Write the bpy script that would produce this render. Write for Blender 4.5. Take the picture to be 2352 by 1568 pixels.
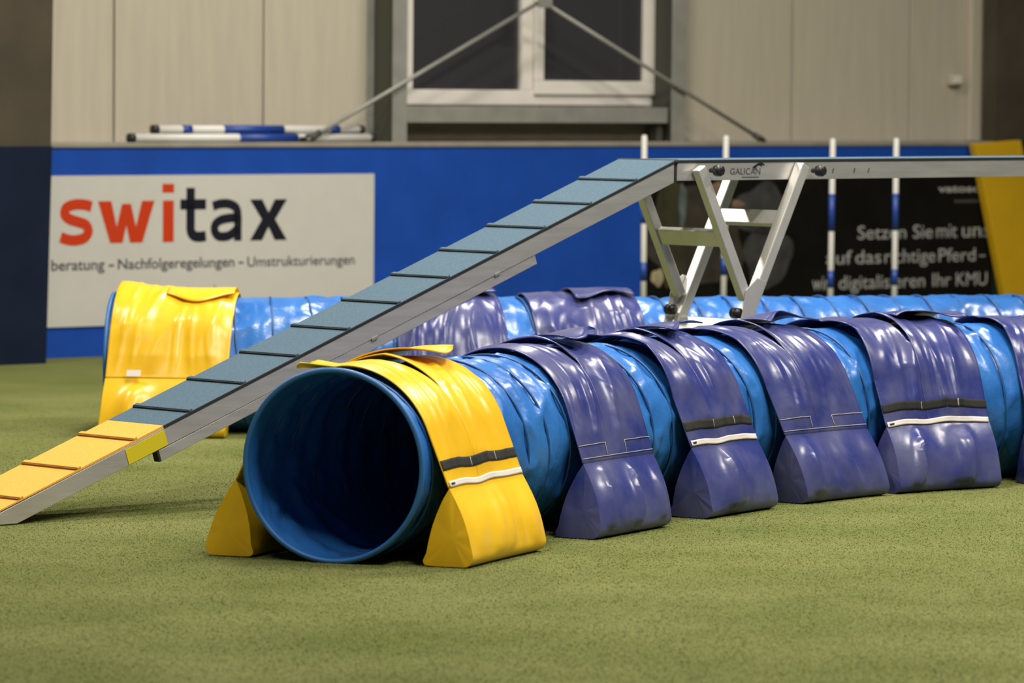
import bpy, math, random
import numpy as np
from mathutils import Matrix, Vector

for o in list(bpy.data.objects): bpy.data.objects.remove(o, do_unlink=True)
SC = bpy.context.scene
COL = SC.collection

# ------------------------------------------------------------------ camera
F = 10000.0                       # focal length in pixels of a 2352 px wide frame
PITCH, HC, ROLL = 0.0581573, 1.465623, 0.0084505
cp, sp, cr, sr = math.cos(PITCH), math.sin(PITCH), math.cos(ROLL), math.sin(ROLL)
right = Vector((cr, sr*sp, sr*cp)); upv = Vector((-sr, cr*sp, cr*cp)); back = Vector((0, -cp, sp))
cam = bpy.data.cameras.new('camera'); camo = bpy.data.objects.new('camera', cam); COL.objects.link(camo)
camo.matrix_world = Matrix(((right.x, upv.x, back.x, 0), (right.y, upv.y, back.y, 0),
                            (right.z, upv.z, back.z, HC), (0, 0, 0, 1)))
cam.sensor_width = 36.0; cam.lens = F*36/2352; cam.clip_start = .5; cam.clip_end = 200
cam.dof.use_dof = True; cam.dof.focus_distance = 14.9; cam.dof.aperture_fstop = 4.2
SC.camera = camo

# ------------------------------------------------------------------ light
w = bpy.data.worlds.new('hall_ambient'); SC.world = w; w.use_nodes = True
bg = w.node_tree.nodes['Background']; bg.inputs[0].default_value = (.80, .86, 1.0, 1); bg.inputs[1].default_value = .045
def lamp(name, loc, power, size=(1.6, .5), col=(1, .93, .82), rz=0.0):
    l = bpy.data.lights.new(name, 'AREA'); l.shape = 'RECTANGLE'; l.size, l.size_y = size
    l.energy = power; l.color = col
    o = bpy.data.objects.new(name, l); o.location = loc; o.rotation_euler = (0, 0, rz); COL.objects.link(o)
for (x, y, p) in ((-5.2, 18.4, 260), (-.3, 16.6, 300), (4.4, 20.4, 300), (-2.4, 10.4, 170), (2.9, 10.6, 300), (2.4, 13.8, 330), (6.8, 16.2, 300), (.2, 21.0, 265)):  # overhead lamps out of view; the near-wall and foreground ones added as fill
    lamp('hall_and_fill_lamp', (x, y, 6.2), p, rz=math.radians(40))
SC.view_settings.view_transform = 'Standard'; SC.view_settings.look = 'None'
SC.view_settings.gamma = 1.0; SC.view_settings.use_curve_mapping = False
SC.view_settings.exposure = 0.0

# ------------------------------------------------------------------ helpers
rng = np.random.default_rng(7); random.seed(7)
def ray(px, py):
    x = (px-1176)/F; y = (784-py)/F
    xx = x*cr-y*sr; yy = x*sr+y*cr
    return np.array([xx, cp+yy*sp, -sp+yy*cp])
CAM = np.array([0, 0, HC])
def onplane(px, py, P, n):
    r = ray(px, py); return CAM+r*((P-CAM) @ n)/(r @ n)

def _h(ix, iy, seed):
    v = np.sin(ix*127.1+iy*311.7+seed*74.7)*43758.5453
    return v-np.floor(v)
def vn(x, y, seed=0):
    x = np.asarray(x, float); y = np.asarray(y, float)
    ix, iy = np.floor(x), np.floor(y); fx, fy = x-ix, y-iy
    fx = fx*fx*(3-2*fx); fy = fy*fy*(3-2*fy)
    a = _h(ix, iy, seed); b = _h(ix+1, iy, seed); c = _h(ix, iy+1, seed); d = _h(ix+1, iy+1, seed)
    return (a*(1-fx)+b*fx)*(1-fy)+(c*(1-fx)+d*fx)*fy
def ridge(x, y, seed=0):
    return 1-np.abs(2*vn(x, y, seed)-1)

def link(o, parent=None):
    COL.objects.link(o)
    if parent is not None: o.parent = parent
    return o
def mesh(name, V, Fc, mat, parent=None, smooth=False, org=None):
    V = np.asarray(V, float)
    if org is not None: V = V-np.asarray(org, float)
    me = bpy.data.meshes.new(name); me.from_pydata([tuple(v) for v in V], [], [tuple(int(i) for i in f) for f in Fc])
    if smooth: me.polygons.foreach_set('use_smooth', [True]*len(me.polygons))
    mats = mat if isinstance(mat, (list, tuple)) else [mat]
    for m in mats: me.materials.append(m)
    me.update()
    o = bpy.data.objects.new(name, me); link(o, parent)
    return o
def tag(o, label=None, cat=None, group=None, kind=None):
    if label: o['label'] = label
    if cat: o['category'] = cat
    if group: o['group'] = group
    if kind: o['kind'] = kind
    return o
def thing(name, label, cat, loc=(0, 0, 0), rz=0.0, group=None):
    o = bpy.data.objects.new(name, None); o.empty_display_size = .1
    o.location = [float(v) for v in loc]; o.rotation_euler = (0, 0, rz); link(o)
    return tag(o, label, cat, group)
BF = [(0, 3, 2, 1), (4, 5, 6, 7), (0, 1, 5, 4), (1, 2, 6, 5), (2, 3, 7, 6), (3, 0, 4, 7)]
def boxv(x0, x1, y0, y1, z0, z1):
    return [(x0, y0, z0), (x1, y0, z0), (x1, y1, z0), (x0, y1, z0), (x0, y0, z1), (x1, y0, z1), (x1, y1, z1), (x0, y1, z1)]
def bevel(o, wd, seg=2):
    m = o.modifiers.new('bevel', 'BEVEL'); m.width = wd; m.segments = seg; m.limit_method = 'ANGLE'
    return o
def box(name, x0, x1, y0, y1, z0, z1, mat, parent=None, bv=0):
    o = mesh(name, boxv(x0, x1, y0, y1, z0, z1), BF, mat, parent)
    if bv: bevel(o, bv)
    return o
def prism(name, poly, a, b, axis, mat, parent=None, bv=0):
    """poly (2D) extruded; axis 'y': poly is (x,z)"""
    n = len(poly); V = []
    for t in (a, b):
        for (p, q) in poly: V.append((p, t, q) if axis == 'y' else (t, p, q))
    Fc = [tuple(range(n))[::-1], tuple(range(n, 2*n))]+[(i, (i+1) % n, n+(i+1) % n, n+i) for i in range(n)]
    o = mesh(name, V, Fc, mat, parent)
    if bv: bevel(o, bv)
    return o
def tube(name, P, rad, mat, parent=None, n=10, org=None, closed=False, cap=True):
    P = np.asarray(P, float); m = len(P)
    T = np.gradient(P, axis=0)
    if closed: T = np.roll(P, -1, 0)-np.roll(P, 1, 0)
    T /= np.linalg.norm(T, axis=1)[:, None]
    ref = np.array([0, 0, 1.0]) if abs(T[0, 2]) < .9 else np.array([1.0, 0, 0])
    V = []; N = np.cross(T[0], ref); N /= np.linalg.norm(N)
    rads = np.broadcast_to(rad, (m,))
    for i in range(m):
        N = N-T[i]*(N @ T[i]); N /= np.linalg.norm(N); B = np.cross(T[i], N)
        for k in range(n):
            a = 2*math.pi*k/n; V.append(P[i]+rads[i]*(math.cos(a)*N+math.sin(a)*B))
    Fc = []
    for i in range(m if closed else m-1):
        j = (i+1) % m
        for k in range(n):
            k2 = (k+1) % n; Fc.append((i*n+k, i*n+k2, j*n+k2, j*n+k))
    if cap and not closed: Fc += [tuple(range(n))[::-1], tuple(range((m-1)*n, m*n))]
    return mesh(name, V, Fc, mat, parent, smooth=True, org=org)
def grid_faces(nu, nv, skip=None, off=0):
    Fc = []
    for i in range(nu-1):
        for j in range(nv-1):
            if skip is not None and skip[i, j]: continue
            Fc.append((off+i*nv+j, off+(i+1)*nv+j, off+(i+1)*nv+j+1, off+i*nv+j+1))
    return Fc

# ------------------------------------------------------------------ materials
def mat(name, col, rough=.5, metal=0.0, spec=.5, var=0.0, vscale=8.0, bump=0.0, bscale=60.0, col2=None, stretch=None, fac=(.35, .7), coat=0.0, detail=6):
    m = bpy.data.materials.new(name); m.use_nodes = True; nt = m.node_tree; b = nt.nodes['Principled BSDF']
    b.inputs['Base Color'].default_value = (*col, 1); b.inputs['Roughness'].default_value = rough
    b.inputs['Metallic'].default_value = metal; b.inputs['Specular IOR Level'].default_value = spec
    if coat: b.inputs['Coat Weight'].default_value = coat; b.inputs['Coat Roughness'].default_value = .15
    tc = nt.nodes.new('ShaderNodeTexCoord'); src = tc.outputs['Object']
    if stretch:
        mp = nt.nodes.new('ShaderNodeMapping'); mp.inputs['Scale'].default_value = stretch
        nt.links.new(src, mp.inputs['Vector']); src = mp.outputs['Vector']
    if var or col2:
        n = nt.nodes.new('ShaderNodeTexNoise'); n.inputs['Scale'].default_value = vscale; n.inputs['Detail'].default_value = detail
        nt.links.new(src, n.inputs['Vector'])
        r = nt.nodes.new('ShaderNodeValToRGB'); r.color_ramp.elements[0].position = fac[0]; r.color_ramp.elements[1].position = fac[1]
        c2 = col2 if col2 else tuple(min(1, c*(1+var)) for c in col); c1 = col if col2 else tuple(c*(1-var) for c in col)
        r.color_ramp.elements[0].color = (*c1, 1); r.color_ramp.elements[1].color = (*c2, 1)
        nt.links.new(n.outputs['Fac'], r.inputs['Fac']); nt.links.new(r.outputs['Color'], b.inputs['Base Color'])
    if bump:
        n = nt.nodes.new('ShaderNodeTexNoise'); n.inputs['Scale'].default_value = bscale; n.inputs['Detail'].default_value = 4
        nt.links.new(src, n.inputs['Vector'])
        bp = nt.nodes.new('ShaderNodeBump'); bp.inputs['Strength'].default_value = bump; bp.inputs['Distance'].default_value = .01
        nt.links.new(n.outputs['Fac'], bp.inputs['Height']); nt.links.new(bp.outputs['Normal'], b.inputs['Normal'])
    return m
M = {}
M['turf'] = mat('turf', (.112, .132, .037), .95, spec=.05, col2=(.166, .179, .064), vscale=1.7, fac=(.3, .72), bump=.35, bscale=420, detail=12)
M['blade'] = mat('grass_blade', (.160, .186, .057), .95, spec=.05, col2=(.230, .246, .096), vscale=1.7, fac=(.3, .7))
M['tube'] = mat('tunnel_blue_vinyl', (.022, .135, .46), .30, col2=(.036, .185, .56), vscale=5, bump=.40, bscale=16)
M['rim'] = mat('tunnel_hem_vinyl', (.03, .15, .42), .45)
M['rib'] = mat('tunnel_wire_sleeve', (.016, .085, .26), .4)
M['yellow'] = mat('yellow_vinyl', (.80, .46, .012), .30, col2=(.88, .54, .022), vscale=4, bump=.16, bscale=9)
M['navy'] = mat('navy_vinyl', (.026, .037, .185), .27, col2=(.110, .115, .225), vscale=6, fac=(.38, .78), bump=.22, bscale=9, detail=10)
M['velcro'] = mat('black_hook_and_loop', (.012, .012, .010), .9, bump=.4, bscale=400)
M['zip'] = mat('white_zipper_tape', (.72, .66, .62), .5)
M['thread'] = mat('pale_thread', (.34, .32, .34), .7)
M['alu'] = mat('brushed_aluminium', (.52, .51, .49), .42, metal=.55, var=.10, vscale=14, stretch=(.3, 3, 3), bump=.05, bscale=90)
M['alu_leg'] = mat('trestle_aluminium', (.66, .65, .62), .32, metal=.45, var=.06, vscale=10)
M['rubber_blue'] = mat('blue_rubber_granulate', (.068, .118, .160), .85, spec=.15, col2=(.100, .162, .218), vscale=160, fac=(.3, .7), bump=.35, bscale=420)
M['rubber_yellow'] = mat('yellow_rubber_granulate', (.78, .385, .055), .8, spec=.3, col2=(.88, .47, .09), vscale=160, fac=(.3, .7), bump=.35, bscale=420)
M['dark'] = mat('black_rubber', (.012, .014, .014), .7)
M['knob'] = mat('black_plastic', (.015, .015, .017), .35)
M['sticker'] = mat('yellow_sticker', (.66, .54, .015), .4)
M['board'] = mat('blue_board_paint', (.010, .062, .36), .6, spec=.15, var=.10, vscale=3, bump=.03, bscale=40)
M['wall'] = mat('beige_sandwich_panel', (.46, .42, .335), .6, var=.05, vscale=3, stretch=(6, 6, .5), bump=.04, bscale=60)
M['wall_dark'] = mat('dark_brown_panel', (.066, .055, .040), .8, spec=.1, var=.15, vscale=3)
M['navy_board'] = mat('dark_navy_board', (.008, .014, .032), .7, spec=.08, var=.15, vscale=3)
M['cap'] = mat('grey_rail_cap', (.27, .25, .21), .5, var=.1, vscale=5)
M['steel'] = mat('galvanised_steel', (.30, .30, .275), .5, metal=.3, var=.12, vscale=6)
M['steel_dark'] = mat('dark_steel', (.055, .055, .042), .6)
M['white_frame'] = mat('white_window_frame', (.72, .68, .63), .4, var=.03)
M['pane'] = mat('night_glass', (.038, .038, .043), .06, spec=.6)
M['sign'] = mat('white_sign_board', (.53, .52, .49), .5, spec=.12, var=.02)
M['red'] = mat('red_print', (.52, .045, .012), .5, spec=.12)
M['ink'] = mat('dark_ink', (.012, .013, .022), .5, spec=.12)
M['grey_ink'] = mat('grey_ink', (.06, .06, .075), .5)
M['black_banner'] = mat('black_banner_print', (.008, .007, .0055), .7, spec=.06, var=.2, vscale=4)
M['pale_ink'] = mat('pale_print', (.42, .42, .41), .5, spec=.12)
M['dim_ink'] = mat('dim_print', (.09, .09, .085), .5)
M['yellow_board'] = mat('yellow_board_paint', (.62, .37, .008), .5, var=.06, vscale=4)
M['green_board'] = mat('dark_green_board', (.010, .022, .012), .7, spec=.1)
M['pole_white'] = mat('white_pole_plastic', (.66, .65, .62), .4)
M['pole_blue'] = mat('blue_pole_tape', (.013, .05, .27), .4)
M['brown_ledge'] = mat('brown_panel', (.17, .145, .105), .7, var=.15, vscale=5, stretch=(1, 1, 6))

# =================================================================== SETTING
AW = 0.673757                                   # heading of the back wall
we = np.array([math.cos(AW), math.sin(AW), 0]); wn = np.array([-math.sin(AW), math.cos(AW), 0])
C0 = np.array([-2.4820, 23.249, 0.0])
def wp(px, py, off=0.0):
    P = onplane(px, py, C0+wn*off, wn); d = P-C0
    return float(d @ we), float(P[2])
def wall_root(o):
    o.location = C0; o.rotation_euler = (0, 0, AW); return o
# local wall frame: x along wall, y into wall (away from the hall), z up
fl = mesh('floor', [(-14, 4, 0), (16, 4, 0), (16, 40, 0), (-14, 40, 0)], [(0, 1, 2, 3)], M['turf']); tag(fl, kind='structure')
WOFF = .28                                       # face of the beige wall behind the board face
wb = wall_root(bpy.data.objects.new('wall_back', None)); link(wb); tag(wb, kind='structure')
seam0 = wp(262, 200, WOFF)[0]
box('wall_core', -9, 14, WOFF+.03, WOFF+.16, 0, 7, M['wall'], wb)
WX0, WX1 = wp(929, 205, WOFF)[0], wp(1517, 235, WOFF)[0]
KR = wp(2287, 200, WOFF)[0]
for i in range(-1, 8):
    x0, x1 = seam0+i-1+.006, seam0+i-.006
    if i == 7: x1 = KR
    if x1 < x0: continue
    a = max(x0, -.6)
    segs = [(a, x1, .9, 7)]
    if x1 > WX0 and a < WX1:
        segs = []
        if a < WX0: segs.append((a, WX0, .9, 7))
        if x1 > WX1: segs.append((WX1, x1, .9, 7))
        lo, hi = max(a, WX0), min(x1, WX1)
        segs += [(lo, hi, .9, 1.37), (lo, hi, 2.6, 7)]
    for (p, q, z0, z1) in segs:
        if q-p > .02: box('wall_panel', p, q, WOFF, WOFF+.045, z0, z1, M['wall'], wb, bv=.004)
# blue kick board
TOPZ = 1.125
bd = box('baseboard_back', -1.2, 8.6, 0, .05, 0, TOPZ, M['board']); wall_root(bd); tag(bd, kind='structure')
cp_ = box('trim_1', -.9, 7.25, -.012, WOFF-.001, TOPZ, TOPZ+.028, M['cap'], bv=.006); wall_root(cp_); tag(cp_, kind='structure')
# dark panel standing in front at the left
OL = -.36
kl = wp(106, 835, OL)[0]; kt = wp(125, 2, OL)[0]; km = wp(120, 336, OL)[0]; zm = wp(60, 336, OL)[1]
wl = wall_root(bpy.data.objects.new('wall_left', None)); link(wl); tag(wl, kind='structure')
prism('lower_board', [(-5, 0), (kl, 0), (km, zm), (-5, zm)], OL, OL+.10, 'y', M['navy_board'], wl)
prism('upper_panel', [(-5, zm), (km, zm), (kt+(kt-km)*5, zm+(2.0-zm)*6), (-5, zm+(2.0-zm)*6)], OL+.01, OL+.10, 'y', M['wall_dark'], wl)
# dark panel beyond the right end
OR_ = -.02
wr = wall_root(bpy.data.objects.new('wall_right', None)); link(wr); tag(wr, kind='structure')
k2 = wp(2287, 200, 0.08)[0]
box('upper_panel', k2, 12, .08, .2, TOPZ+.03, 7, M['wall_dark'], wr)
kb = wp(2352, 345, -.03)[0]
box('lower_board', kb-.25, 12, -.03, -.005, 0, TOPZ+.03, M['green_board'], wr)
# light corner trim at the right end
ka, kc = wp(2228, 200, WOFF-.04)[0], wp(2285, 200, WOFF-.04)[0]
t2 = box('trim_2', ka, kc, WOFF-.05, WOFF-.002, TOPZ+.028, 7, M['wall'], bv=.006); wall_root(t2); tag(t2, kind='structure')

# window
win = wall_root(bpy.data.objects.new('window_1', None)); link(win); tag(win, kind='structure')
WY = WOFF-.015
zb = wp(1100, 206, WY)[1]; kmu0 = wp(1200, 100, WY)[0]; kmu1 = wp(1224, 100, WY)[0]
box('sill_frame', WX0, WX1, WY, WY+.08, 1.365, zb, M['white_frame'], win, bv=.004)
box('frame_post', WX0, WX0+.05, WY, WY+.08, zb, 2.55, M['white_frame'], win, bv=.004)
box('frame_post', WX1-.05, WX1, WY, WY+.08, zb, 2.55, M['white_frame'], win, bv=.004)
box('frame_post', kmu0, kmu1, WY, WY+.08, zb, 2.55, M['white_frame'], win, bv=.004)
box('frame_head', WX0, WX1, WY, WY+.08, 2.55, 2.62, M['white_frame'], win, bv=.004)
box('pane', WX0+.05, kmu0, WY+.035, WY+.045, zb, 2.55, M['pane'], win)
SY = WY-.022                                      # opening sash sits proud
ks1 = wp(1512, 100, SY)[0]; ks0 = kmu1+.004; kp0 = wp(1251, 100, SY)[0]; kp1 = wp(1480, 100, SY)[0]
zs0 = wp(1365, 218, SY)[1]; zs1 = wp(1365, 186, SY)[1]
box('sash_rail', ks0, ks1, SY, SY+.05, zs0, zs1, M['white_frame'], win, bv=.005)
box('sash_rail', ks0, ks1, SY, SY+.05, 2.46, 2.54, M['white_frame'], win, bv=.005)
box('sash_stile', ks0, kp0, SY, SY+.05, zs1, 2.46, M['white_frame'], win, bv=.005)
box('sash_stile', kp1, ks1, SY, SY+.05, zs1, 2.46, M['white_frame'], win, bv=.005)
box('pane', kp0, kp1, SY+.025, SY+.035, zs1, 2.46, M['pane'], win)
box('reveal', WX0-.0, WX1, WOFF+.04, WOFF+.10, 1.36, 2.63, M['steel_dark'], win)

# steel columns, sill beam and brace rods
ZC = TOPZ+.028
def column(k, label, wdt=.10):
    y0, y1 = .02, WOFF-.002
    c = wall_root(bpy.data.objects.new('steel_column', None)); link(c); tag(c, label, 'column', 'steel columns beside the window')
    box('flange', k, k+wdt, y0, y0+.012, ZC, 6, M['steel'], c, bv=.002)
    box('flange', k, k+wdt, y1-.012, y1, ZC, 6, M['steel'], c, bv=.002)
    box('web', k+wdt/2-.005, k+wdt/2+.005, y0+.012, y1-.012, ZC, 6, M['steel_dark'], c)  # web has a darker colour than the flanges
kc1 = wp(903, 250, .02)[0]; kc2 = wp(1544, 250, .02)[0]
column(kc1, 'grey steel column left of the window')
column(kc2, 'grey steel column right of the window', .105)
sb = wall_root(thing('sill_beam', 'horizontal grey steel beam under the white window sill', 'beam'))
z0, z1 = wp(1240, 282, .06)[1], wp(1240, 246, .06)[1]
box('beam_web', kc1+.10, kc2, .06, .07, z0, z1, M['steel'], sb, bv=.002)
box('beam_flange', kc1+.10, kc2, .07, .2, z1-.012, z1, M['steel'], sb)
box('beam_flange', kc1+.10, kc2, .07, .2, z0, z0+.012, M['steel'], sb)
lp = box('ledge_panel', kc1+.1, kc2-.001, .22, .27, ZC, z0-.002, M['brown_ledge']); wall_root(lp)
tag(lp, 'brown panel strip between the sill beam and the rail', 'panel')
jb = box('recess_block', wp(1505, 300, .12)[0], kc2-.004, .10, .19, ZC, wp(1505, 284, .12)[1], M['steel_dark'], bv=.004); wall_root(jb)  # dark block filling the recess under the sill beam
tag(jb, 'dark box under the sill beam beside the right column', 'box')
def rod(label, a, b, y):
    t = wall_root(thing('bracing_rod', label, 'rod', group='crossed bracing rods'))
    pa = np.array([a[0], y, a[1]]); pb = np.array([b[0], y, b[1]])
    d = (pb-pa)/np.linalg.norm(pb-pa)
    tube('rod', [pa, pa+(pb-pa)*.5, pb], .012, M['steel'], t, 10)
    tube('turnbuckle', [pb-d*.10, pb-d*.02], .019, M['steel_dark'], t, 10)
apex = wp(1243, 2, 0); apz = apex
def ext(a, b, f): return (a[0]+(b[0]-a[0])*f, a[1]+(b[1]-a[1])*f)
RL, RR = wp(705, 322, 0), wp(1758, 326, 0)
rod('thin steel brace rod slanting down to the left past the window', ext(RL, apz, .985), RL, -.0)
rod('thin steel brace rod slanting down to the right past the window', ext(RR, apz, .985), RR, -.0)
nodo = wall_root(thing('rod_joint', 'steel joint where the two brace rods meet', 'bracket'))
box('plate', apex[0]-.05, apex[0]+.05, -.045, -.03, apex[1]-.04, apex[1]+.08, M['steel'], nodo, bv=.003)
tube('hanger', [(apex[0], -.038, apex[1]+.05), (apex[0], -.038, 5.5)], .014, M['steel'], nodo, 8)
ks, zs = wp(2187, 183, WOFF)
sk_ = wall_root(thing('wall_socket', 'small pale socket box on the beige wall', 'socket'))
box('housing', ks-.05, ks+.05, WOFF-.05, WOFF-.001, zs-.035, zs+.035, M['wall'], sk_, bv=.008)
box('cover', ks-.035, ks+.035, WOFF-.058, WOFF-.05, zs-.024, zs+.024, M['white_frame'], sk_, bv=.003)

# yellow slanted board beside the banner
yo = -.10
pt = [wp(2240, 330, yo), wp(2346, 322, yo), wp(2436, 792, yo), wp(2330, 800, yo)]
zg = 0.0
def tozero(a, b): f = a[1]/(a[1]-b[1]); return (a[0]+(b[0]-a[0])*f, 0.0)
poly = [pt[0], pt[1], tozero(pt[1], wp(2415, 690, yo)), tozero(pt[0], wp(2311, 690, yo))]
ys = wall_root(thing('corner_board', 'yellow slanted board at the right end of the black banner', 'board'))
prism('panel', poly, yo, yo+.06, 'y', M['yellow_board'], ys, bv=.006)

# ------------------------------------------------------------------ lettering
def text_mesh(body, x0, x1, z0, h, mt, parent, y, bold=0.0, name='lettering', shear=0.0, xh=None):
    """flat lettering filling x0..x1 with baseline z0; h = height of the tallest glyph"""
    cu = bpy.data.curves.new('txt', 'FONT'); cu.body = body; cu.size = 1; cu.offset = bold; cu.extrude = .0; cu.resolution_u = 4
    to = bpy.data.objects.new('txt', cu); COL.objects.link(to)
    dg = bpy.context.evaluated_depsgraph_get(); dg.update()
    me = bpy.data.meshes.new_from_object(to.evaluated_get(dg))
    V = np.array([v.co[:] for v in me.vertices]); Fc = [tuple(p.vertices) for p in me.polygons]
    bpy.data.objects.remove(to); bpy.data.curves.remove(cu); bpy.data.meshes.remove(me)
    sx = (x1-x0)/(V[:, 0].max()-V[:, 0].min()); sz = h/V[:, 1].max()
    X = x0+(V[:, 0]-V[:, 0].min())*sx+V[:, 1]*sz*shear; Z = z0+V[:, 1]*sz
    out = np.stack([X, np.full(len(X), y), Z], 1)
    return mesh(name, out, Fc, mt, parent)
sg = wall_root(thing('advertising_sign', 'white sign with large red and black switax lettering on the blue board', 'sign'))
sk1, sz1 = wp(857, 400); _, sz0 = wp(107, 752)
box('sign_panel', -.35, sk1, -.012, -.001, sz0, .976, M['sign'], sg)
YS = -.0135
def stroke_letter(x0, x1, z0, z1, paths, thk, mt):
    """flat letter from thick strokes; paths in the unit box of the letter, thk in metres"""
    V, Fc = [], []
    for P_ in paths:
        P_ = np.array([(x0+(x1-x0)*px_, z0+(z1-z0)*pz_) for (px_, pz_) in P_])
        if len(P_) > 2:
            c_ = catmull_pts(P_, 8)
        else: c_ = P_
        T_ = np.gradient(c_, axis=0); T_ /= np.linalg.norm(T_, axis=1)[:, None]; N_ = np.stack([-T_[:, 1], T_[:, 0]], 1)*thk/2
        o_ = len(V)
        for c1, n1_ in zip(c_, N_): V += [(c1[0]+n1_[0], YS, c1[1]+n1_[1]), (c1[0]-n1_[0], YS, c1[1]-n1_[1])]
        Fc += [(o_+2*i, o_+2*i+1, o_+2*i+3, o_+2*i+2) for i in range(len(c_)-1)]
    return mesh('letter', V, Fc, mt, sg)
def catmull_pts(P_, n):
    P_ = np.vstack([2*P_[0]-P_[1], P_, 2*P_[-1]-P_[-2]]); out = []
    for i in range(1, len(P_)-2):
        t_ = np.linspace(0, 1, n, endpoint=False)[:, None]; a_, b_, c_, d_ = P_[i-1:i+3]
        out.append(.5*((2*b_)+(c_-a_)*t_+(2*a_-5*b_+4*c_-d_)*t_**2+(3*b_-a_-3*c_+d_)*t_**3))
    return np.vstack(out+[P_[-2][None]])
def poly_letter(x0, x1, z0, z1, polys, mt):
    V, Fc = [], []
    for pl in polys:
        o_ = len(V); V += [(x0+(x1-x0)*px_, YS, z0+(z1-z0)*pz_) for (px_, pz_) in pl]; Fc.append(tuple(range(o_, o_+len(pl))))
    return mesh('letter', V, Fc, mt, sg)
ZB, ZX = .612, .838
kx = lambda p_: wp(p_, 505)[0]
stroke_letter(kx(133), kx(213), ZB-.004, ZX+.006, [[(.93, .855), (.72, .90), (.44, .905), (.20, .83), (.165, .68), (.30, .575), (.52, .515), (.76, .44), (.835, .29), (.73, .15), (.50, .095), (.27, .105), (.04, .17)]], .057, M['red'])
hw = .24
poly_letter(kx(222), kx(352), ZB, ZX, [[(0, 1), (.215, 0), (.435, 0), (.5, .42), (.565, 0), (.785, 0), (1, 1), (.775, 1), (.67, .38), (.58, .93), (.42, .93), (.33, .38), (.235, 1)]], M['red'])
ki0, ki1 = kx(371), kx(396)
poly_letter(ki0, ki1, ZB, ZX, [[(0, 0), (1, 0), (1, 1), (0, 1)], [(-.05, 1.19), (1.02, 1.19), (1.02, 1.40), (-.05, 1.40)]], M['red'])
stroke_letter(kx(411), kx(470), ZB, ZX, [[(.40, 1.30), (.40, .9), (.40, .5), (.41, .27), (.52, .145), (.74, .112), (1.0, .13)], [(0.0, .90), (1.0, .90)]], .056, M['ink'])
stroke_letter(kx(478), kx(556), ZB, ZX, [[(.10, .85), (.32, .905), (.58, .90), (.78, .80), (.835, .60), (.835, .3), (.835, .0)], [(.835, .56), (.60, .555), (.33, .51), (.17, .40), (.155, .25), (.25, .13), (.43, .105), (.62, .15), (.835, .30)]], .050, M['ink'])
poly_letter(kx(571), kx(656), ZB, ZX, [[(0, 1), (.32, .51), (0, 0), (.33, 0), (.5, .33), (.67, 0), (1, 0), (.68, .51), (1, 1), (.67, 1), (.5, .68), (.33, 1)]], M['ink'])
k = [wp(p, 610)[0] for p in (115, 237, 247, 259, 268, 535, 545, 556, 565, 811)]
text_mesh('beratung', k[0], k[1], .470, .058, M['grey_ink'], sg, YS, .012)
text_mesh('-', k[2], k[3], .470, .026, M['grey_ink'], sg, YS, .01)
text_mesh('Nachfolgeregelungen', k[4], k[5], .470, .056, M['grey_ink'], sg, YS, .012)
text_mesh('-', k[6], k[7], .470, .026, M['grey_ink'], sg, YS, .01)
text_mesh('Umstrukturierungen', k[8], k[9], .468, .054, M['grey_ink'], sg, YS, .008)
text_mesh('www.switax.ch', wp(325, 670)[0], wp(500, 670)[0], .318, .05, M['grey_ink'], sg, YS, .008)

bn = wall_root(thing('advertising_banner', 'black banner with pale lettering behind the weave poles', 'banner'))
bk0 = wp(1476, 500)[0]; bk1 = 7.35; bz0, bz1 = .12, .985
box('banner_sheet', bk0, bk1, -.010, -.001, bz0, bz1, M['black_banner'], bn)
YB = -.0115
text_mesh('vatosoft', wp(2152, 440)[0], wp(2272, 440)[0], .835, .045, M['pale_ink'], bn, YB, .02)
for (z_, py_, words) in ((.549, 548, (('Setzen', 1967, 2078), ('Sie', 2094, 2139), ('mit', 2148, 2195), ('uns', 2207, 2270))),
                         (.398, 602, (('auf', 1895, 1954), ('das', 1962, 2021), ('richtige', 2029, 2145), ('Pferd', 2153, 2237), ('\u2013', 2246, 2260))),
                         (.243, 660, (('wir', 1863, 1902), ('digitalisieren', 1924, 2121), ('Ihr', 2139, 2181), ('KMU', 2193, 2264)))):
    for (wd_, pa, pb) in words:
        hh_ = {'Setzen': .083, 'uns': .062, '\u2013': .035}.get(wd_, .083)
        text_mesh(wd_, wp(pa, py_)[0], wp(pb, py_)[0], z_, hh_, M['pale_ink'], bn, YB, 0)
for i in range(9):
    x = wp(2190, 460)[0]+i*.034
    box('fine_print', x, x+.024, YB, -.0101, .768, .784, M['dim_ink'], bn)
# dim printed picture on the left half of the banner
def blob(px, py, rx, ry, col, nm='printed_picture', n=28, rot=0.0, layer=0):
    kx, kz = wp(px, py); sc = 395.0
    V = [(kx, YB-.0004*layer, kz)]
    for i in range(n):
        a = 2*math.pi*i/n; q = 1+.10*math.sin(3*a+px)+.07*math.sin(5*a+py)
        u, v = rx/sc/.78*math.cos(a)*q, ry/sc*math.sin(a)*q
        V.append((kx+u*math.cos(rot)-v*math.sin(rot), YB-.0004*layer, kz+u*math.sin(rot)+v*math.cos(rot)))
    return mesh(nm, V, [(0, 1+i, 1+(i+1) % n) for i in range(n)], col, bn)
pr = {k_: mat('print_'+k_, c, .6, var=.35, vscale=9) for k_, c in {
    'olive': (.030, .028, .010), 'slate': (.040, .040, .040), 'skin': (.20, .125, .08), 'pale': (.40, .34, .20), 'teal': (.085, .11, .11), 'brown': (.032, .026, .018)}.items()}
blob(1600, 545, 118, 118, pr['brown'], layer=0)
blob(1540, 520, 40, 130, pr['olive'], layer=1)
blob(1740, 480, 62, 60, pr['slate'], layer=1, rot=.3)
blob(1760, 590, 60, 75, pr['slate'], layer=1)
blob(1565, 470, 9, 52, pr['teal'], layer=2)
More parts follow.
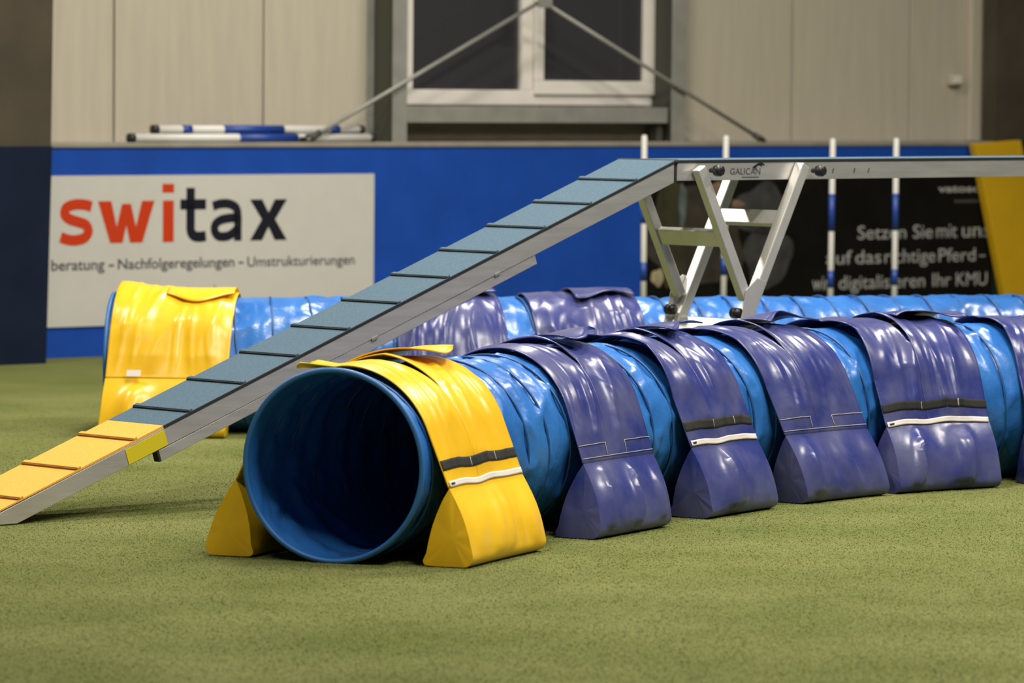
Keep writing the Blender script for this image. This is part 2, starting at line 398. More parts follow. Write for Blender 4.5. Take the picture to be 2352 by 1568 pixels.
blob(1646, 440, 19, 25, pr['skin'], layer=2)
blob(1692, 468, 15, 9, pr['skin'], layer=3)
blob(1507, 637, 15, 20, pr['pale'], layer=3)
blob(1500, 545, 8, 9, pr['skin'], layer=3)

# ------------------------------------------------------------------ jump bars stored on the rail
def bar(label, px0, px1, yo_, zc, r, bands, caps=True):
    k0, k1 = wp(px0, 315, yo_)[0], wp(px1, 315, yo_)[0]
    t = wall_root(thing('jump_bar', label, 'pole', group='jump bars lying on the rail'))
    tube('shaft', [(k0, yo_, zc), ((k0+k1)/2, yo_, zc), (k1, yo_, zc)], r, M['pole_white'], t, 16)
    for (a, b) in bands:
        ka_, kb_ = wp(a, 315, yo_)[0], wp(b, 315, yo_)[0]
        tube('stripe', [(ka_, yo_, zc), (kb_, yo_, zc)], r+.0015, M['pole_blue'], t, 16)
    if caps:
        for kk in (k0, k1):
            s = -1 if kk == k0 else 1
            tube('end_cap', [(kk-.012*s, yo_, zc), (kk+.022*s, yo_, zc)], r+.003, M['knob'], t, 14)
ZL = TOPZ+.028
r1 = .0235
bar('front white jump bar with a wide blue stripe, lowest on the rail', 303, 852, .045, ZL+r1, r1, [(547, 681)])
bar('white jump bar half hidden behind the front bar on the rail', 402, 818, .10, ZL+r1, r1, [(640, 668)])
bar('white jump bar with blue stripes on top of the other bars', 357, 826, .0725, ZL+r1*2.95, r1, [(416, 438), (511, 649), (755, 777)])
cl = wall_root(thing('bar_clip', 'small dark clip standing on the rail beside the jump bars', 'clip'))
kx = wp(692, 318, .0)[0]
box('clip_body', kx, kx+.07, -.004, .018, ZL, ZL+.03, M['knob'], cl, bv=.004)
box('clip_jaw', kx+.04, kx+.065, .0, .016, ZL+.03, ZL+.045, M['knob'], cl, bv=.003)

# =================================================================== TUNNELS
R = .292
class Path:
    def __init__(s, pts):
        pts = np.asarray(pts, float); s.X = pts[:, 0]; s.Y = pts[:, 1]
        d = np.hypot(np.diff(s.X), np.diff(s.Y)); s.S = np.concatenate([[0], np.cumsum(d)]); s.L = s.S[-1]
        a = np.unwrap(np.arctan2(np.gradient(s.Y), np.gradient(s.X))); s.A = a
    def at(s, q, d, z):
        q, d, z = np.broadcast_arrays(np.asarray(q, float), np.asarray(d, float), np.asarray(z, float))
        x = np.interp(q, s.S, s.X); y = np.interp(q, s.S, s.Y); a = np.interp(q, s.S, s.A)
        lo = np.minimum(q, 0)+np.maximum(q-s.L, 0)
        x = x+lo*np.cos(a); y = y+lo*np.sin(a)
        return np.stack([x+np.sin(a)*d, y-np.cos(a)*d, z], -1)
def path_az(x, y, knots, az, L):
    ss = np.arange(0, L+.001, .01); a = np.interp(ss, knots, az)
    X = x+np.concatenate([[0], np.cumsum(np.cos((a[1:]+a[:-1])/2)*.01)]); Y = y+np.concatenate([[0], np.cumsum(np.sin((a[1:]+a[:-1])/2)*.01)])
    return Path(np.stack([X, Y], 1))
def catmull(P, n=40):
    P = np.asarray(P, float); P = np.vstack([2*P[0]-P[1], P, 2*P[-1]-P[-2]]); out = []
    for i in range(1, len(P)-2):
        t = np.linspace(0, 1, n, endpoint=False)[:, None]; a, b, c, d = P[i-1:i+3]
        out.append(.5*((2*b)+(c-a)*t+(2*a-5*b+4*c-d)*t**2+(3*b-a-3*c+d)*t**3))
    out.append(P[-2][None]); return Path(np.vstack(out))
PF = path_az(-.5483, 13.3423, [0, 1, 2, 3, 4, 5, 6.2], [1.2092, 1.0765, 1.0485, .8465, .4751, .1037, -.3], 6.2)
PR = catmull([(-1.695, 18.50), (-1.1, 18.47), (-.7, 18.50), (0, 18.65), (.6, 18.80), (1.1, 18.93), (1.6, 19.08), (2.0, 19.19), (2.45, 19.31)])

def tunnel(P, label, seed, rib_pitch, ds=.008, nt=132, fold=1.0):
    org = P.at(0, 0, 0); t = thing('agility_tunnel', label, 'tunnel', org, group='agility tunnels')
    s = np.arange(0, P.L, ds); th = np.linspace(0, 2*math.pi, nt, endpoint=False)
    S, T = np.meshgrid(s, th, indexing='ij')
    ph = S/rib_pitch-T/(2*math.pi); g = np.sin(math.pi*ph)**2
    end = np.clip(S/.10, 0, 1)
    # broad soft folds running between the wire turns, finer at the flanks
    u = S/.10; v = T*R/.085
    f1 = ridge(u*.55+v*.42+.5*vn(u*.4, v*.4, seed+5), v*.55-u*.22, seed)**2
    f2 = ridge(u*1.1-v*.7, v*1.0+u*.4, seed+11)**2.5
    big = vn(S/.28, T*1.3, seed+3)-.5
    r = R-.006*g*(.5+1.0*vn(S/.15, T*1.6, seed+7))*end
    r += fold*end*(np.sqrt(g)*(.017*(f1-.42)+.009*(f2-.35))+.007*big)
    r = np.where(S < .02, R+.002, r)
    d = r*np.sin(T); z = R+r*np.cos(T)
    z = np.maximum(z, .006+.004*vn(S/.05, T*8, seed+1))
    V = P.at(S, d, z).reshape(-1, 3)
    n = len(s); Fc = []
    for i in range(n-1):
        a = i*nt
        for j in range(nt):
            j2 = (j+1) % nt; Fc.append((a+j, a+nt+j, a+nt+j2, a+j2))
    mesh('fabric_tube', V, Fc, M['tube'], t, smooth=True, org=org)
    for q in (0.004, P.L-.004):
        a = np.linspace(0, 2*math.pi, 96, endpoint=False)
        tube('hem', P.at(np.full(96, q), (R+.003)*np.sin(a), R+.008+(R+.003)*np.cos(a)), .009, M['rim'], t, 8, org=org, closed=True)
    turns = (P.L-.12)/rib_pitch; a = np.arange(0, 2*math.pi*turns, .11)
    q = .06+a/(2*math.pi)*rib_pitch
    zz = np.maximum(R+(R+.0015)*np.cos(a), .010)
    tube('wire_rib', P.at(q, (R+.0015)*np.sin(a), zz), .0048, M['rib'], t, 6, org=org)
    return t
tunnel(PF, 'blue agility tunnel in front with its open mouth facing the camera', 3, .15)
# ------------------------------------------------------------------ saddle sandbags
PHI = math.radians(24)
def bag(P, s0, W, skew, key, label, seed, zipper=True, slit=True, group=None, flap=True, lift=0.0, ghost=None, phi=PHI, fold=1.0, flift=.030, elift=0.0, stitch=True, flapl=0.0):
    Rs = R+.012
    mt = M[key]; org = P.at(s0, 0, 0)
    t = thing('tunnel_sandbag', label, 'sandbag', org, group=group)
    arc = (math.pi/2-phi)*Rs; lin = (R+Rs*math.sin(phi))/math.cos(phi)
    zA = .240; lA = lin-zA/math.cos(phi); half = arc+lA
    do = Rs*math.cos(phi)+lin*math.sin(phi)
    def prof(v, h=0.0):
        """girth coordinate v (0 = top, signed) and height h above the surface -> d, z"""
        v = np.asarray(v, float); a = np.abs(v); sg_ = np.where(v < 0, -1.0, 1.0)
        ang = np.minimum(a, arc)/Rs; l = np.maximum(a-arc, 0)
        d = (Rs+h)*np.sin(ang)+l*math.sin(phi); z = R+(Rs+h)*np.cos(ang)-l*math.cos(phi)
        return sg_*d, z
    def sk(v): return skew*np.clip(1-np.abs(v)/(half+.3), 0, 1)
    def wr(u, v):
        c = (u-.5)*W
        fan = np.clip(np.abs(v)/half, 0, 1.6)
        x = c*15/(1+.30*fan)+1.3*vn(v*3.2+seed, c*3, seed+2)+1.6*np.abs(v)
        a = ridge(x*.62+seed*3.1, v*1.5, seed)**2.6
        b = ridge(x*1.3+seed-v*2, v*2.6, seed+9)**3
        edge = np.clip(np.minimum(u, 1-u)*7, 0.15, 1)
        joint = np.clip(np.abs(np.abs(v)-half)/.10, .12, 1)
        sw = np.clip(1-np.abs(np.abs(v)-.22)/.20, 0, 1)
        cat = ridge(c*9+seed, np.abs(v)*9-c*c*30+1.5*vn(c*8, v*3, seed+6), seed+21)**3.5
        return fold*edge*joint*(.0150*a+.0080*b+.004*vn(c*5, v*4, seed+4)+.0055*sw*cat)
    # strap over the tunnel
    nu, nv = 61, 121
    uu = np.linspace(0, 1, nu); vv = np.linspace(-half, half, nv); U, Vg = np.meshgrid(uu, vv, indexing='ij')
    Uw = U.copy(); skip = None
    if slit:
        jc = 26; uc = uu[jc]; g = .046*np.clip(np.cos(np.clip((vv-.02)/.21, -1, 1)*math.pi/2), 0, 1)**.8
        fr = np.where(U <= uc+1e-6, U/uc*(uc-g[None]*.5), 0)
        re = uc+g[None]*.5+(U-uc)/(1-uc)*(1-uc-g[None]*.5)
        Uw = np.where(U <= uc-1e-6, fr, re)
        dup = True
    H = wr(U, Vg)
    top = np.clip(1-np.abs(Vg)/.30, 0, 1)
    H = H*(1-.45*top)+.004*top+lift*np.clip(1-U*1.6, 0, 1)*np.clip(1-np.abs(Vg+.02)/.30, 0, 1)
    if elift: H = H+elift*np.exp(-(U/.10)**2)*np.clip(1-np.abs(np.abs(Vg)-.16)/.20, 0, 1)
    if slit: H = H+.022*np.exp(-((U-uu[jc]-.03)/.10)**2)*(U > uu[jc]-1e-6)*np.clip(1-np.abs(Vg-.0)/.22, 0, 1)
    D, Z = prof(Vg, H)
    if lift: pass
    Sx = s0+(Uw-.5)*W+sk(Vg)
    Vt = P.at(Sx, D, Z).reshape(-1, 3)
    if slit:
        # front column of the slit duplicated so that the lens-shaped opening has two lips
        gcol = g
        Uf = uc-gcol*.5; hf = H[jc-1]*.6+.004
        d2, z2 = prof(vv, hf)
        same = gcol < 1e-4
        lip = P.at(s0+(Uf-.5)*W+sk(vv), d2, z2)
        lip[same] = Vt.reshape(nu, nv, 3)[jc][same]
        Vt = np.vstack([Vt, lip]); base = nu*nv; Fc = []
        for i in range(nu-1):
            for j in range(nv-1):
                if i == jc-1: Fc.append((i*nv+j, base+j, base+j+1, i*nv+j+1))
                else: Fc.append((i*nv+j, (i+1)*nv+j, (i+1)*nv+j+1, i*nv+j+1))
    else: Fc = grid_faces(nu, nv)
    st = mesh('strap', Vt, Fc, mt, t, smooth=True, org=org)
    so = st.modifiers.new('thick', 'SOLIDIFY'); so.thickness = .004; so.offset = -1
    # pouches
    for sg_ in (1, -1):
        A = np.array([do-zA*math.tan(phi), zA]); I = np.array([do-.172, .012])
        rr = .030; Cx = do+(.004-rr-(rr+.002)*math.sin(phi))/math.cos(phi); Cc = np.array([Cx, rr+.002])
        nf = np.array([math.cos(phi), math.sin(phi)]); A2 = A+.004*nf; O2 = Cc+rr*nf
        loop = []
        n1 = 18
        for i in range(n1): f = i/n1; loop.append(A2+(O2-A2)*f+.010*math.sin(math.pi*f)*nf)
        for i in range(8): a = phi-(i/7)*(phi+math.pi/2); loop.append(Cc+rr*np.array([math.cos(a), math.sin(a)]))
        for i in range(1, 6): f = i/6; loop.append(np.array([Cc[0]+(I[0]+.01-Cc[0])*f, .002]))
        for i in range(4): a = -math.pi/2-(i/3)*math.pi*.5; loop.append(I+np.array([.008, .006])+.015*np.array([math.cos(a), math.sin(a)]))
        dirv = A-I; nrm = np.array([-dirv[1], dirv[0]])/np.linalg.norm(dirv)
        for i in range(1, 8): f = i/8; loop.append(I+dirv*f+.012*math.sin(math.pi*f)*nrm)
        loop = np.array(loop); nl = len(loop); m = 33
        Vp = []
        cen = loop.mean(0)
        for i in range(m):
            u = i/(m-1); e = min(u, 1-u)
            k_ = 1-.012*math.exp(-e/.02)
            for j in range(nl):
                q = cen+(loop[j]-cen)*k_
                vl = lA+arc+np.linalg.norm(q-A)
                ww = float(wr(np.array(u), np.array(sg_*vl)))*1.5
                dv = (q-cen)/np.linalg.norm(q-cen)
                q = q+dv*ww*min(1, (q[1]-.03)/.03) if q[1] > .03 else q
                q[1] = max(q[1], .002)
                f_ = np.clip(q[1]/zA, 0, 1)
                ss = s0+(u-.5)*W*(1.0+.03*(1-f_))+sk(half)*f_
                Vp.append(P.at(ss, sg_*q[0], q[1]))
        Fp = []
        for i in range(m-1):
            for j in range(nl):
                j2 = (j+1) % nl; Fp.append((i*nl+j, (i+1)*nl+j, (i+1)*nl+j2, i*nl+j2))
        for (i, sgn_) in ((0, -1), (m-1, 1)):
            c3 = len(Vp); uu_ = 0 if i == 0 else 1
            ring = [np.array(Vp[i*nl+j]) for j in range(nl)]; cc = np.mean(ring, 0)
            off = P.at(s0+(uu_-.5)*W+sgn_*.009, sg_*cen[0], cen[1])-P.at(s0+(uu_-.5)*W, sg_*cen[0], cen[1])
            mid0 = len(Vp)
            for j in range(nl):
                x = cc+(ring[j]-cc)*.55+off*(.3+.6*float(vn(j*.7, seed*1.3, seed))); Vp.append(x)
            Vp.append(cc+off)
            cidx = len(Vp)-1
            for j in range(nl):
                j2 = (j+1) % nl
                q4 = (i*nl+j, i*nl+j2, mid0+j2, mid0+j); t3 = (mid0+j, mid0+j2, cidx)
                Fp += [q4, t3] if sgn_ < 0 else [q4[::-1], t3[::-1]]
        if sg_ < 0: Fp = [f[::-1] for f in Fp]
        po = mesh('pouch', Vp, Fp, mt, t, smooth=True, org=org)
        em = po.modifiers.new('split', 'EDGE_SPLIT'); em.split_angle = math.radians(42)
    # trim laid on the near face
    def ribbon(name, va, vb, m_, h=.0075, u0=.0, u1=1.0, nu_=50, nv_=5, wob=.0, par=t, thick=.002):
        uu_ = np.linspace(u0, u1, nu_); Vr = []
        for u in uu_:
            for j in range(nv_):
                v = va+(vb-va)*j/(nv_-1)+wob*(float(vn(u*5.0, seed, seed+40))-.5)
                uw = u
                hh = float(wr(np.array(u), np.array(v)))*1.0+h
                d, z = prof(np.array(v), np.array(hh)); 
                Vr.append(P.at(s0+(uw-.5)*W+sk(np.array(v)), d, z))
        o = mesh(name, Vr, grid_faces(nu_, nv_), m_, par, smooth=True, org=org)
        so_ = o.modifiers.new('thick', 'SOLIDIFY'); so_.thickness = thick; so_.offset = -1
        return o
    if zipper:
        b_ = ribbon('velcro_band', half-.088, half-.056, M['velcro'], h=.0045, wob=.010)
        tag(b_, 'black hook and loop band')
        for uc_ in (.38, .72):
            ribbon('stitching', half-.086, half-.058, M['thread'], h=.006, u0=uc_, u1=uc_+.008, nu_=3, wob=.010, par=b_, thick=.001)
        z_ = ribbon('zipper', half-.020, half-.001, M['zip'], h=.0065, u0=.01, u1=.99, wob=.012)
        tag(z_, 'white zipper')
        zl = ribbon('zipper_pull', half-.014, half-.008, M['dark'], h=.009, u0=.03, u1=.075, nu_=4, wob=.012, par=z_)
    elif stitch:
        for (va, u0, u1) in ((half-.060, .0, .36), (half-.060, .62, 1.0), (half-.016, .0, 1.0)):
            ribbon('stitching', va, va+.0025, M['thread'], h=.006, u0=u0, u1=u1, nv_=3, thick=.001)
        for uc_ in (.35, .62): ribbon('stitching', half-.060, half-.016, M['thread'], h=.006, u0=uc_, u1=uc_+.006, nu_=3, thick=.001)
    if flap:
        # loose flap folded over the top, rear half of the strap
        nfu, nfv = 26, 14; u0, u1 = (.50, 1.05) if slit else (.42, .98)
        Vf = []
        for i in range(nfu):
            u = u0+(u1-u0)*i/(nfu-1)
            for j in range(nfv):
                f = j/(nfv-1); v = -.18+flapl+(.275+.03*math.sin(u*9+seed))*f
                lf = .010+flift*(f**2.4*(.45+.9*float(vn(u*6, seed, seed+13)))+.22*math.sin(u*14+seed)*f)
                d, z = prof(np.array(v), np.array(lf+.012)); Vf.append(P.at(s0+(u-.5)*W+skew*.95, d, z+.006*f))
        fo = mesh('flap', Vf, grid_faces(nfu, nfv), mt, t, smooth=True, org=org)
        so_ = fo.modifiers.new('thick', 'SOLIDIFY'); so_.thickness = .004
    return t, prof, half
FG = 'sandbags straddling the front tunnel'; RG = 'sandbags straddling the rear tunnel'
bt, _, _ = bag(PF, .345, .594, .06, 'yellow', 'yellow sandbag saddle at the mouth of the front tunnel', 1, True, group=FG, fold=.8)
Vt_ = []
for i in range(12):
    q_ = .045+.115*i/11
    for j in range(10):
        f_ = j/9; Vt_.append(PF.at(q_+.02*f_, -.015-(.125+.02*math.sin(i*.9))*f_, 2*R+.022+.010*math.sin(i*1.1+f_*2)*f_-.002*f_))
tb_ = mesh('tab', Vt_, grid_faces(12, 10), M['yellow'], bt, smooth=True, org=np.array(PF.at(.345, 0, 0)))
tb_.modifiers.new('thick', 'SOLIDIFY').thickness = .004
bag(PF, 1.3197, .5063, .13, 'navy', 'first navy sandbag behind the yellow one, stitched and without zipper', 2, False, group=FG, fold=1.1)
bag(PF, 2.1467, .4993, .02, 'navy', 'narrow navy sandbag with white zipper, between the two stitched ones', 3, True, group=FG, fold=1.2, elift=.035)
bag(PF, 2.9034, .5461, -.07, 'navy', 'navy sandbag without zipper, third navy one from the mouth', 4, False, group=FG, elift=.02)
bag(PF, 3.5497, .5874, .05, 'navy', 'widest navy sandbag with white zipper, near the right edge', 5, True, group=FG, fold=1.4, elift=.038)
bag(PF, 4.335, .54, .0, 'navy', 'navy sandbag cut off by the right edge of the picture', 6, False, group=FG, elift=.03)
R = .284
tunnel(PR, 'blue agility tunnel lying behind the dog walk ramp', 21, .152, ds=.010, nt=110, fold=.9)
yb, yprof, yhalf = bag(PR, .256, .505, .03, 'yellow', 'yellow sandbag at the left end of the rear tunnel', 8, False, slit=False, group=RG, lift=.045, fold=1.2, flapl=.05, flift=.007, stitch=False)
# positions of the two rear navy bags
def s_at(P, px):
    q = P.at(np.arange(0, P.L, .01), 0, .4); r_ = q-CAM
    zc = r_[:, 1]*cp-r_[:, 2]*sp; yc = r_[:, 1]*sp+r_[:, 2]*cp; xs = 1176+F*(r_[:, 0]*cr+yc*sr)/zc
    return float(np.interp(px, xs, np.arange(0, P.L, .01)))
for (p0, p1, lb, sd) in ((893, 1140, 'navy sandbag on the rear tunnel partly hidden by the ramp', 9), (1205, 1452, 'navy sandbag on the rear tunnel left of the trestle', 10)):
    a, b = s_at(PR, p0), s_at(PR, p1); bag(PR, (a+b)/2, b-a, -.02, 'navy', lb, sd, False, slit=False, group=RG, flapl=.03, fold=1.3, flift=.008)
# white care label on the rear yellow bag
org = np.array(PR.at(.256, 0, 0)); vl = yhalf-.012
Vc = []
for uq in (.19, .31):
    for vq in (vl-.014, vl+.014):
        d, z = yprof(np.array(vq), np.array(.028)); Vc.append(PR.at(.256+(uq-.5)*.505+.03*(1-abs(vq)/(yhalf+.3)), d+.004, z+.002))
cl_ = mesh('care_label', Vc, [(0, 2, 3, 1)], M['zip'], yb, org=org); tag(cl_, 'small white label')
cl_.modifiers.new('thick', 'SOLIDIFY').thickness = .002

# =================================================================== DOG WALK
AZ, INC, PIT, WD, S0 = .7790763, .3376148, .2601231, .3015, .49925
X0, Y0 = -1.7954084, 14.2917984
L = S0+PIT*11.93; HT = L*math.sin(INC); ci, si = math.cos(INC), math.sin(INC)
hx, hy = X0+math.cos(AZ)*L*ci, Y0+math.sin(AZ)*L*ci
dw = thing('dog_walk', 'aluminium dog walk with blue rubber ramp and yellow contact zone', 'dog walk', (hx, hy, 0), AZ)
TOPL = 3.6
def dbox(name, s0, s1, t0, t1, h0, h1, mt, bv=0, mir=False, par=None):
    """box in ramp coordinates: s along the ramp from the ground, t across, h = height normal to the ramp"""
    V = []
    for h in (h0, h1):
        for (s, t) in ((s0, t0), (s1, t0), (s1, t1), (s0, t1)):
            k_ = (s-L)*ci-h*si; z = s*si+h*ci
            if z < .003: z = .003
            V.append((k_, t, z))
    V = np.array(V); Fc = BF
    if mir: V[:, 0] = TOPL-V[:, 0]; Fc = [f[::-1] for f in BF]
    o = mesh(name, V, Fc, mt, par or dw)
    if bv: bevel(o, bv)
    return o
def ramp(mir):
    BH = .071
    # side beams, clipped flat on the ground at the foot
    for (t0, t1) in ((0, .028), (WD-.028, WD)):
        sb_ = BH*ci/si if si else 0
        top = [( .0, .004), ((L-.006), None)]
        poly_sh = [(.03, -.006), (L-.004, -.006), (L-.004+.0, -BH), (BH*ci/si*1.0, -BH)]
        P2 = []
        for (s, h) in poly_sh:
            P2.append(((s-L)*ci-h*si, max(s*si+h*ci, .003)))
        # vertical cut at the hinge
        zt = P2[1][1]; P2[1] = (-.012, HT-.010); P2[2] = (-.012, HT-.010-BH/ci)
        if mir: P2 = [(TOPL-a, b) for (a, b) in P2][::-1]
        prism('ramp_beam', P2, t0, t1, 'y', M['alu'], dw, bv=.002)
    dbox('ramp_deck', .03, L-.012, .028, WD-.028, -.018, -.0065, M['alu'], mir=mir)
    CZ = S0+PIT*1.535
    dbox('contact_surface', .012, CZ, .001, WD-.001, -.006, .003, M['rubber_yellow'], mir=mir)
    dbox('ramp_surface', CZ+.0005, L-.008, .001, WD-.001, -.006, .003, M['rubber_blue'], mir=mir)
    for (t0, t1) in ((-.0015, .0008), (WD-.0008, WD+.0015)):
        dbox('edge_trim', CZ, L-.012, t0, t1, -.0085, .0015, M['dark'], mir=mir)
    for i in range(-1, 12):
        s = S0+PIT*i; ye = s < CZ
        sl_ = dbox('slat', s+.001, s+.020, .0, WD-.0, .003, .012, M['rubber_yellow'] if ye else M['rubber_blue'], bv=.003, mir=mir)
        dbox('slat_edge', s-.0035, s+.001, .003, WD-.003, .003, .0085, M['dark'] if not ye else mustard, mir=mir, par=sl_)
    for (t0, t1) in ((.003, .033), (WD-.033, WD-.003)):
        sf_ = dbox('stiffener', .853, 2.775, t0, t1, -.112, -.0715, M['alu'], bv=.003, mir=mir)
        dbox('stiffener_cap', .845, .853, t0+.001, t1-.001, -.111, -.0725, M['dark'], mir=mir, par=sf_)
    dbox('sticker', .713, .895, -.0022, -.0002, -.066, -.012, M['sticker'], mir=mir)
    for s in (1.9, 2.55): dbox('bolt', s, s+.03, -.004, .004, -.078, -.066, M['steel'], bv=.002, mir=mir)
mustard = mat('mustard_rubber', (.30, .14, .02), .8)
ramp(False); ramp(True)
# level plank
for (t0, t1) in ((0, .028), (WD-.028, WD)):
    box('plank_beam', .006, TOPL-.006, t0, t1, HT-.078, HT-.007, M['alu'], dw, bv=.002)
box('plank_deck', .02, TOPL-.02, .028, WD-.028, HT-.02, HT-.0075, M['alu'], dw)
box('plank_surface', .004, TOPL-.004, .001, WD-.001, HT-.0065, HT+.002, M['rubber_blue'], dw)
for (t0, t1) in ((-.0015, .0008), (WD-.0008, WD+.0015)): box('edge_trim', .0, TOPL, t0, t1, HT-.010, HT+.0005, M['dark'], dw)
for kx in (.0, TOPL):
    tube('hinge_pin', [(kx, -.006, HT-.004), (kx, WD/2, HT-.004), (kx, WD+.006, HT-.004)], .0085, M['dark'], dw, 12)
    box('hinge_plate', kx-.0105, kx+.0045, .002, WD-.002, HT-.084, HT-.011, M['dark'], dw)
for kx in (.909, 1.038, 1.125):
    for mm in (0, 1):
        q = kx if not mm else TOPL-kx
        o = prism('slot', [(q-.006, HT-.055), (q-.001, HT-.055), (q+.006, HT-.036), (q+.001, HT-.036)], -.0012, .0005, 'y', M['dark'], dw)
# trestles
def leg(name, a, b, t0, t1, wd, mt, mir=False, bv=.004):
    a = np.array(a); b = np.array(b); d = (b-a)/np.linalg.norm(b-a); n = np.array([-d[1], d[0]])*wd/2
    p = [tuple(a+n), tuple(b+n), tuple(b-n), tuple(a-n)]
    if mir: p = [(TOPL-x, z) for (x, z) in p][::-1]
    return prism(name, p, t0, t1, 'y', mt, dw, bv=bv)
def trestle(mir):
    LT = .045
    B0, B1 = (.700, 1.172), (.060, .0)
    A0, A1 = (.100, 1.165), (.372, .655)
    dB = np.array(B1)-np.array(B0); B1 = (B0[0]+dB[0]*.99, B0[1]+dB[1]*.99)
    for (t0, t1) in ((-.046, -.002), (WD+.002, WD+.046)):
        lg_ = leg('leg', B0, B1, t0, t1, LT, M['alu_leg'], mir)
        leg('brace', A0, A1, t0+.004, t1-.004, LT, M['alu_leg'], mir)
        # gusset where brace and leg meet
        tt = (t0-.004, t0-.0005) if t0 < 0 else (t1+.0005, t1+.004)
        g = [(.352, .690), (.415, .735), (.465, .720), (.345, .505), (.300, .520), (.330, .600)]
        if mir: g = [(TOPL-x, z) for (x, z) in g][::-1]
        prism('gusset', g, tt[0], tt[1], 'y', M['alu_leg'], lg_, bv=.001)
        f = [(.045, .0025), (.105, .0025), (.105, .03), (.070, .03)]
        if mir: f = [(TOPL-x, z) for (x, z) in f][::-1]
        prism('rubber_foot', f, t0-.003, t1+.003, 'y', M['dark'], lg_)
        # knobs
        out = -1 if t0 < 0 else 1; tb = t0 if t0 < 0 else t1
        for (kx, kz) in ((.165, 1.155), (.757, 1.150)):
            kx = TOPL-kx if mir else kx
            o = tube('knob', [(kx, tb-out*.02, kz), (kx, tb+out*.004, kz), (kx, tb+out*.008, kz), (kx, tb+out*.034, kz), (kx, tb+out*.040, kz)], [.010, .010, .0225, .0225, .018], M['knob'], dw, 8)
        kx = TOPL-.322 if mir else .322
        tube('knob', [(kx-.0, t0+.004, .60), (kx, t1-.004, .60)], .021, M['knob'], dw, 10)
    dirB = dB/np.linalg.norm(dB); nB = np.array([dirB[1], -dirB[0]])
    for (kc_, zc_, hh) in ((.585, .9625, .062), (.356, .542, .062), (.150, .165, .062)):
        # flat rung lying in the plane of the leg frame
        c = np.array([kc_, zc_]); 
        a, b = c-dirB*hh/2, c+dirB*hh/2
        leg('rung', a, b, -.002, WD+.002, .030, M['alu_leg'], mir)
    dA = np.array(A1)-np.array(A0); dA = dA/np.linalg.norm(dA); c = np.array([.245, .893])
    leg('rung', c-dA*.034, c+dA*.034, -.006, WD+.006, .028, M['alu_leg'], mir)
trestle(False); trestle(True)
# maker's mark on the near plank beam
text_mesh('GALICAN', .305, .478, HT-.056, .0245, M['grey_ink'], dw, -.0016, -.005, name='logo_lettering')
dog = [(.432, -.030), (.440, -.024), (.452, -.018), (.466, -.0125), (.482, -.0115), (.494, -.0135), (.503, -.019), (.501, -.0225), (.494, -.0195), (.484, -.0185), (.488, -.025), (.484, -.0275), (.478, -.021), (.468, -.0205), (.458, -.0245), (.450, -.033), (.446, -.040), (.442, -.040), (.445, -.031), (.438, -.031)]
mesh('logo_dog', [(x, -.0017, HT+z) for (x, z) in dog], [tuple(range(len(dog)))], M['ink'], dw)
box('logo_line', .372, .470, -.0016, -.0002, HT-.068, HT-.0655, M['grey_ink'], dw)

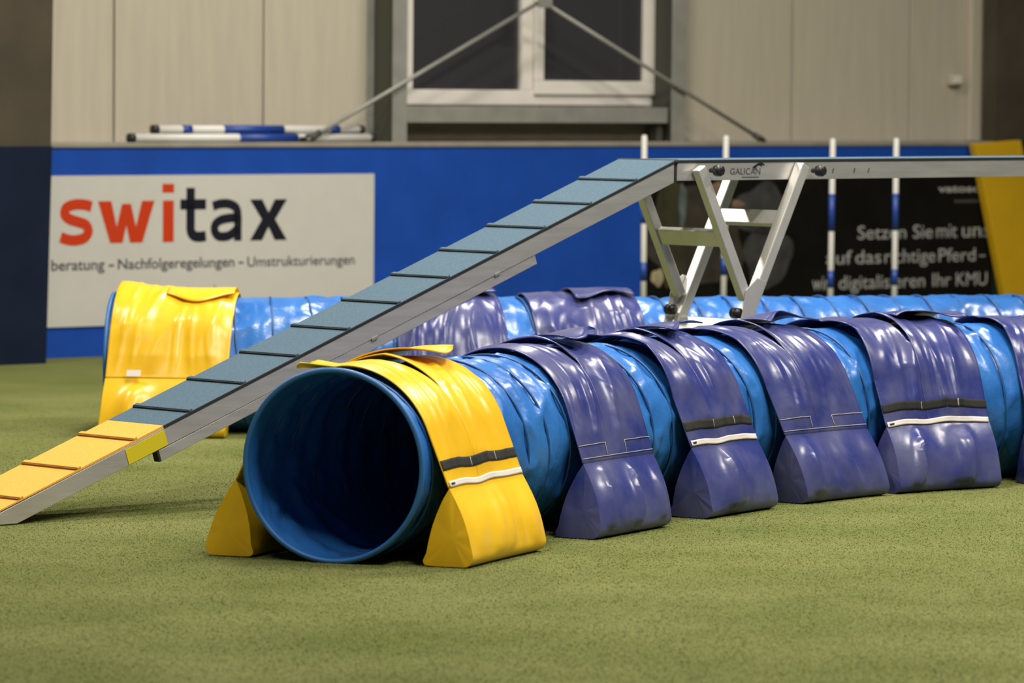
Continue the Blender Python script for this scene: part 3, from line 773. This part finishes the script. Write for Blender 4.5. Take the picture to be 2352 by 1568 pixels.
# =================================================================== WEAVE POLES
def pole(px, ytop, D, bands, label, lean=0.0):
    r_ = ray(px, ytop); P_ = CAM+r_*D/r_[1]; H_ = P_[2]
    t = thing('weave_pole', label, 'pole', (P_[0], P_[1], 0), 0, 'weave poles')
    lx = lean*H_
    tube('shaft', [(-lx, 0, .012), (-lx/2, 0, H_/2), (0, 0, H_-.01), (0, 0, H_)], [.0165, .0165, .0165, .010], M['pole_white'], t, 14)
    for (ya, yb_) in bands:
        q = []
        for y in (ya, yb_):
            rr = ray(px, y); q.append(HC+rr[2]*D/rr[1])
        f = lambda z: (-lx*(1-z/H_), 0, z)
        tube('stripe', [f(q[0]), f(q[1])], .0178, M['pole_blue'], t, 14)
    tube('foot', [(-lx, 0, .001), (-lx, 0, .010), (-lx, 0, .014)], [.09, .09, .02], M['steel'], t, 20)
pole(1480, 310, 24.3, [(480, 513), (602, 645)], 'white and blue weave pole nearest the left edge of the banner', -.004)
pole(1668, 311, 24.4, [(460, 500), (592, 632)], 'weave pole behind the trestle', .006)
pole(1913, 318, 24.6, [(445, 531), (621, 661)], 'white and blue weave pole, third from the left, covering the banner lettering', .003)
pole(2059, 317, 24.7, [(444, 529), (618, 655)], 'white and blue weave pole furthest right, in front of the banner', -.0)

# =================================================================== TURF PILE (stuff)
N = 1500000
yb0, yb1 = 9.0, 21.0
# density falls with distance so that the pile stays even in the picture
u = rng.random(N); yy = 1/(1/yb0+(1/yb1-1/yb0)*u); xx = (rng.random(N)-.5)*8.0
keep = rng.random(N) < np.clip((21.0-yy)/5.0, 0, 1)*np.clip((4.0-np.abs(xx))/1.6, 0, 1)*np.clip((yy-9.0)/1.4, 0, 1); xx, yy = xx[keep], yy[keep]; N = len(xx)
ang = rng.random(N)*2*math.pi; hgt = .0012+.0022*rng.random(N); wd = .0010+.0008*rng.random(N)
lean = (rng.random((N, 2))-.5)*.014
co = np.empty((N, 3, 3), np.float32)
co[:, 0] = np.stack([xx-np.cos(ang)*wd, yy-np.sin(ang)*wd, np.zeros(N)], 1)
co[:, 1] = np.stack([xx+np.cos(ang)*wd, yy+np.sin(ang)*wd, np.zeros(N)], 1)
co[:, 2] = np.stack([xx+lean[:, 0], yy+lean[:, 1], hgt], 1)
me = bpy.data.meshes.new('turf_pile'); me.vertices.add(N*3); me.vertices.foreach_set('co', co.ravel())
me.loops.add(N*3); me.loops.foreach_set('vertex_index', np.arange(N*3, dtype=np.int32))
me.polygons.add(N); me.polygons.foreach_set('loop_start', np.arange(0, N*3, 3, dtype=np.int32))
try: me.polygons.foreach_set('loop_total', np.full(N, 3, np.int32))
except Exception: pass
me.materials.append(M['blade']); me.update(); me.validate()
tp = bpy.data.objects.new('turf_pile', me); link(tp, fl)
tag(tp, kind='stuff')
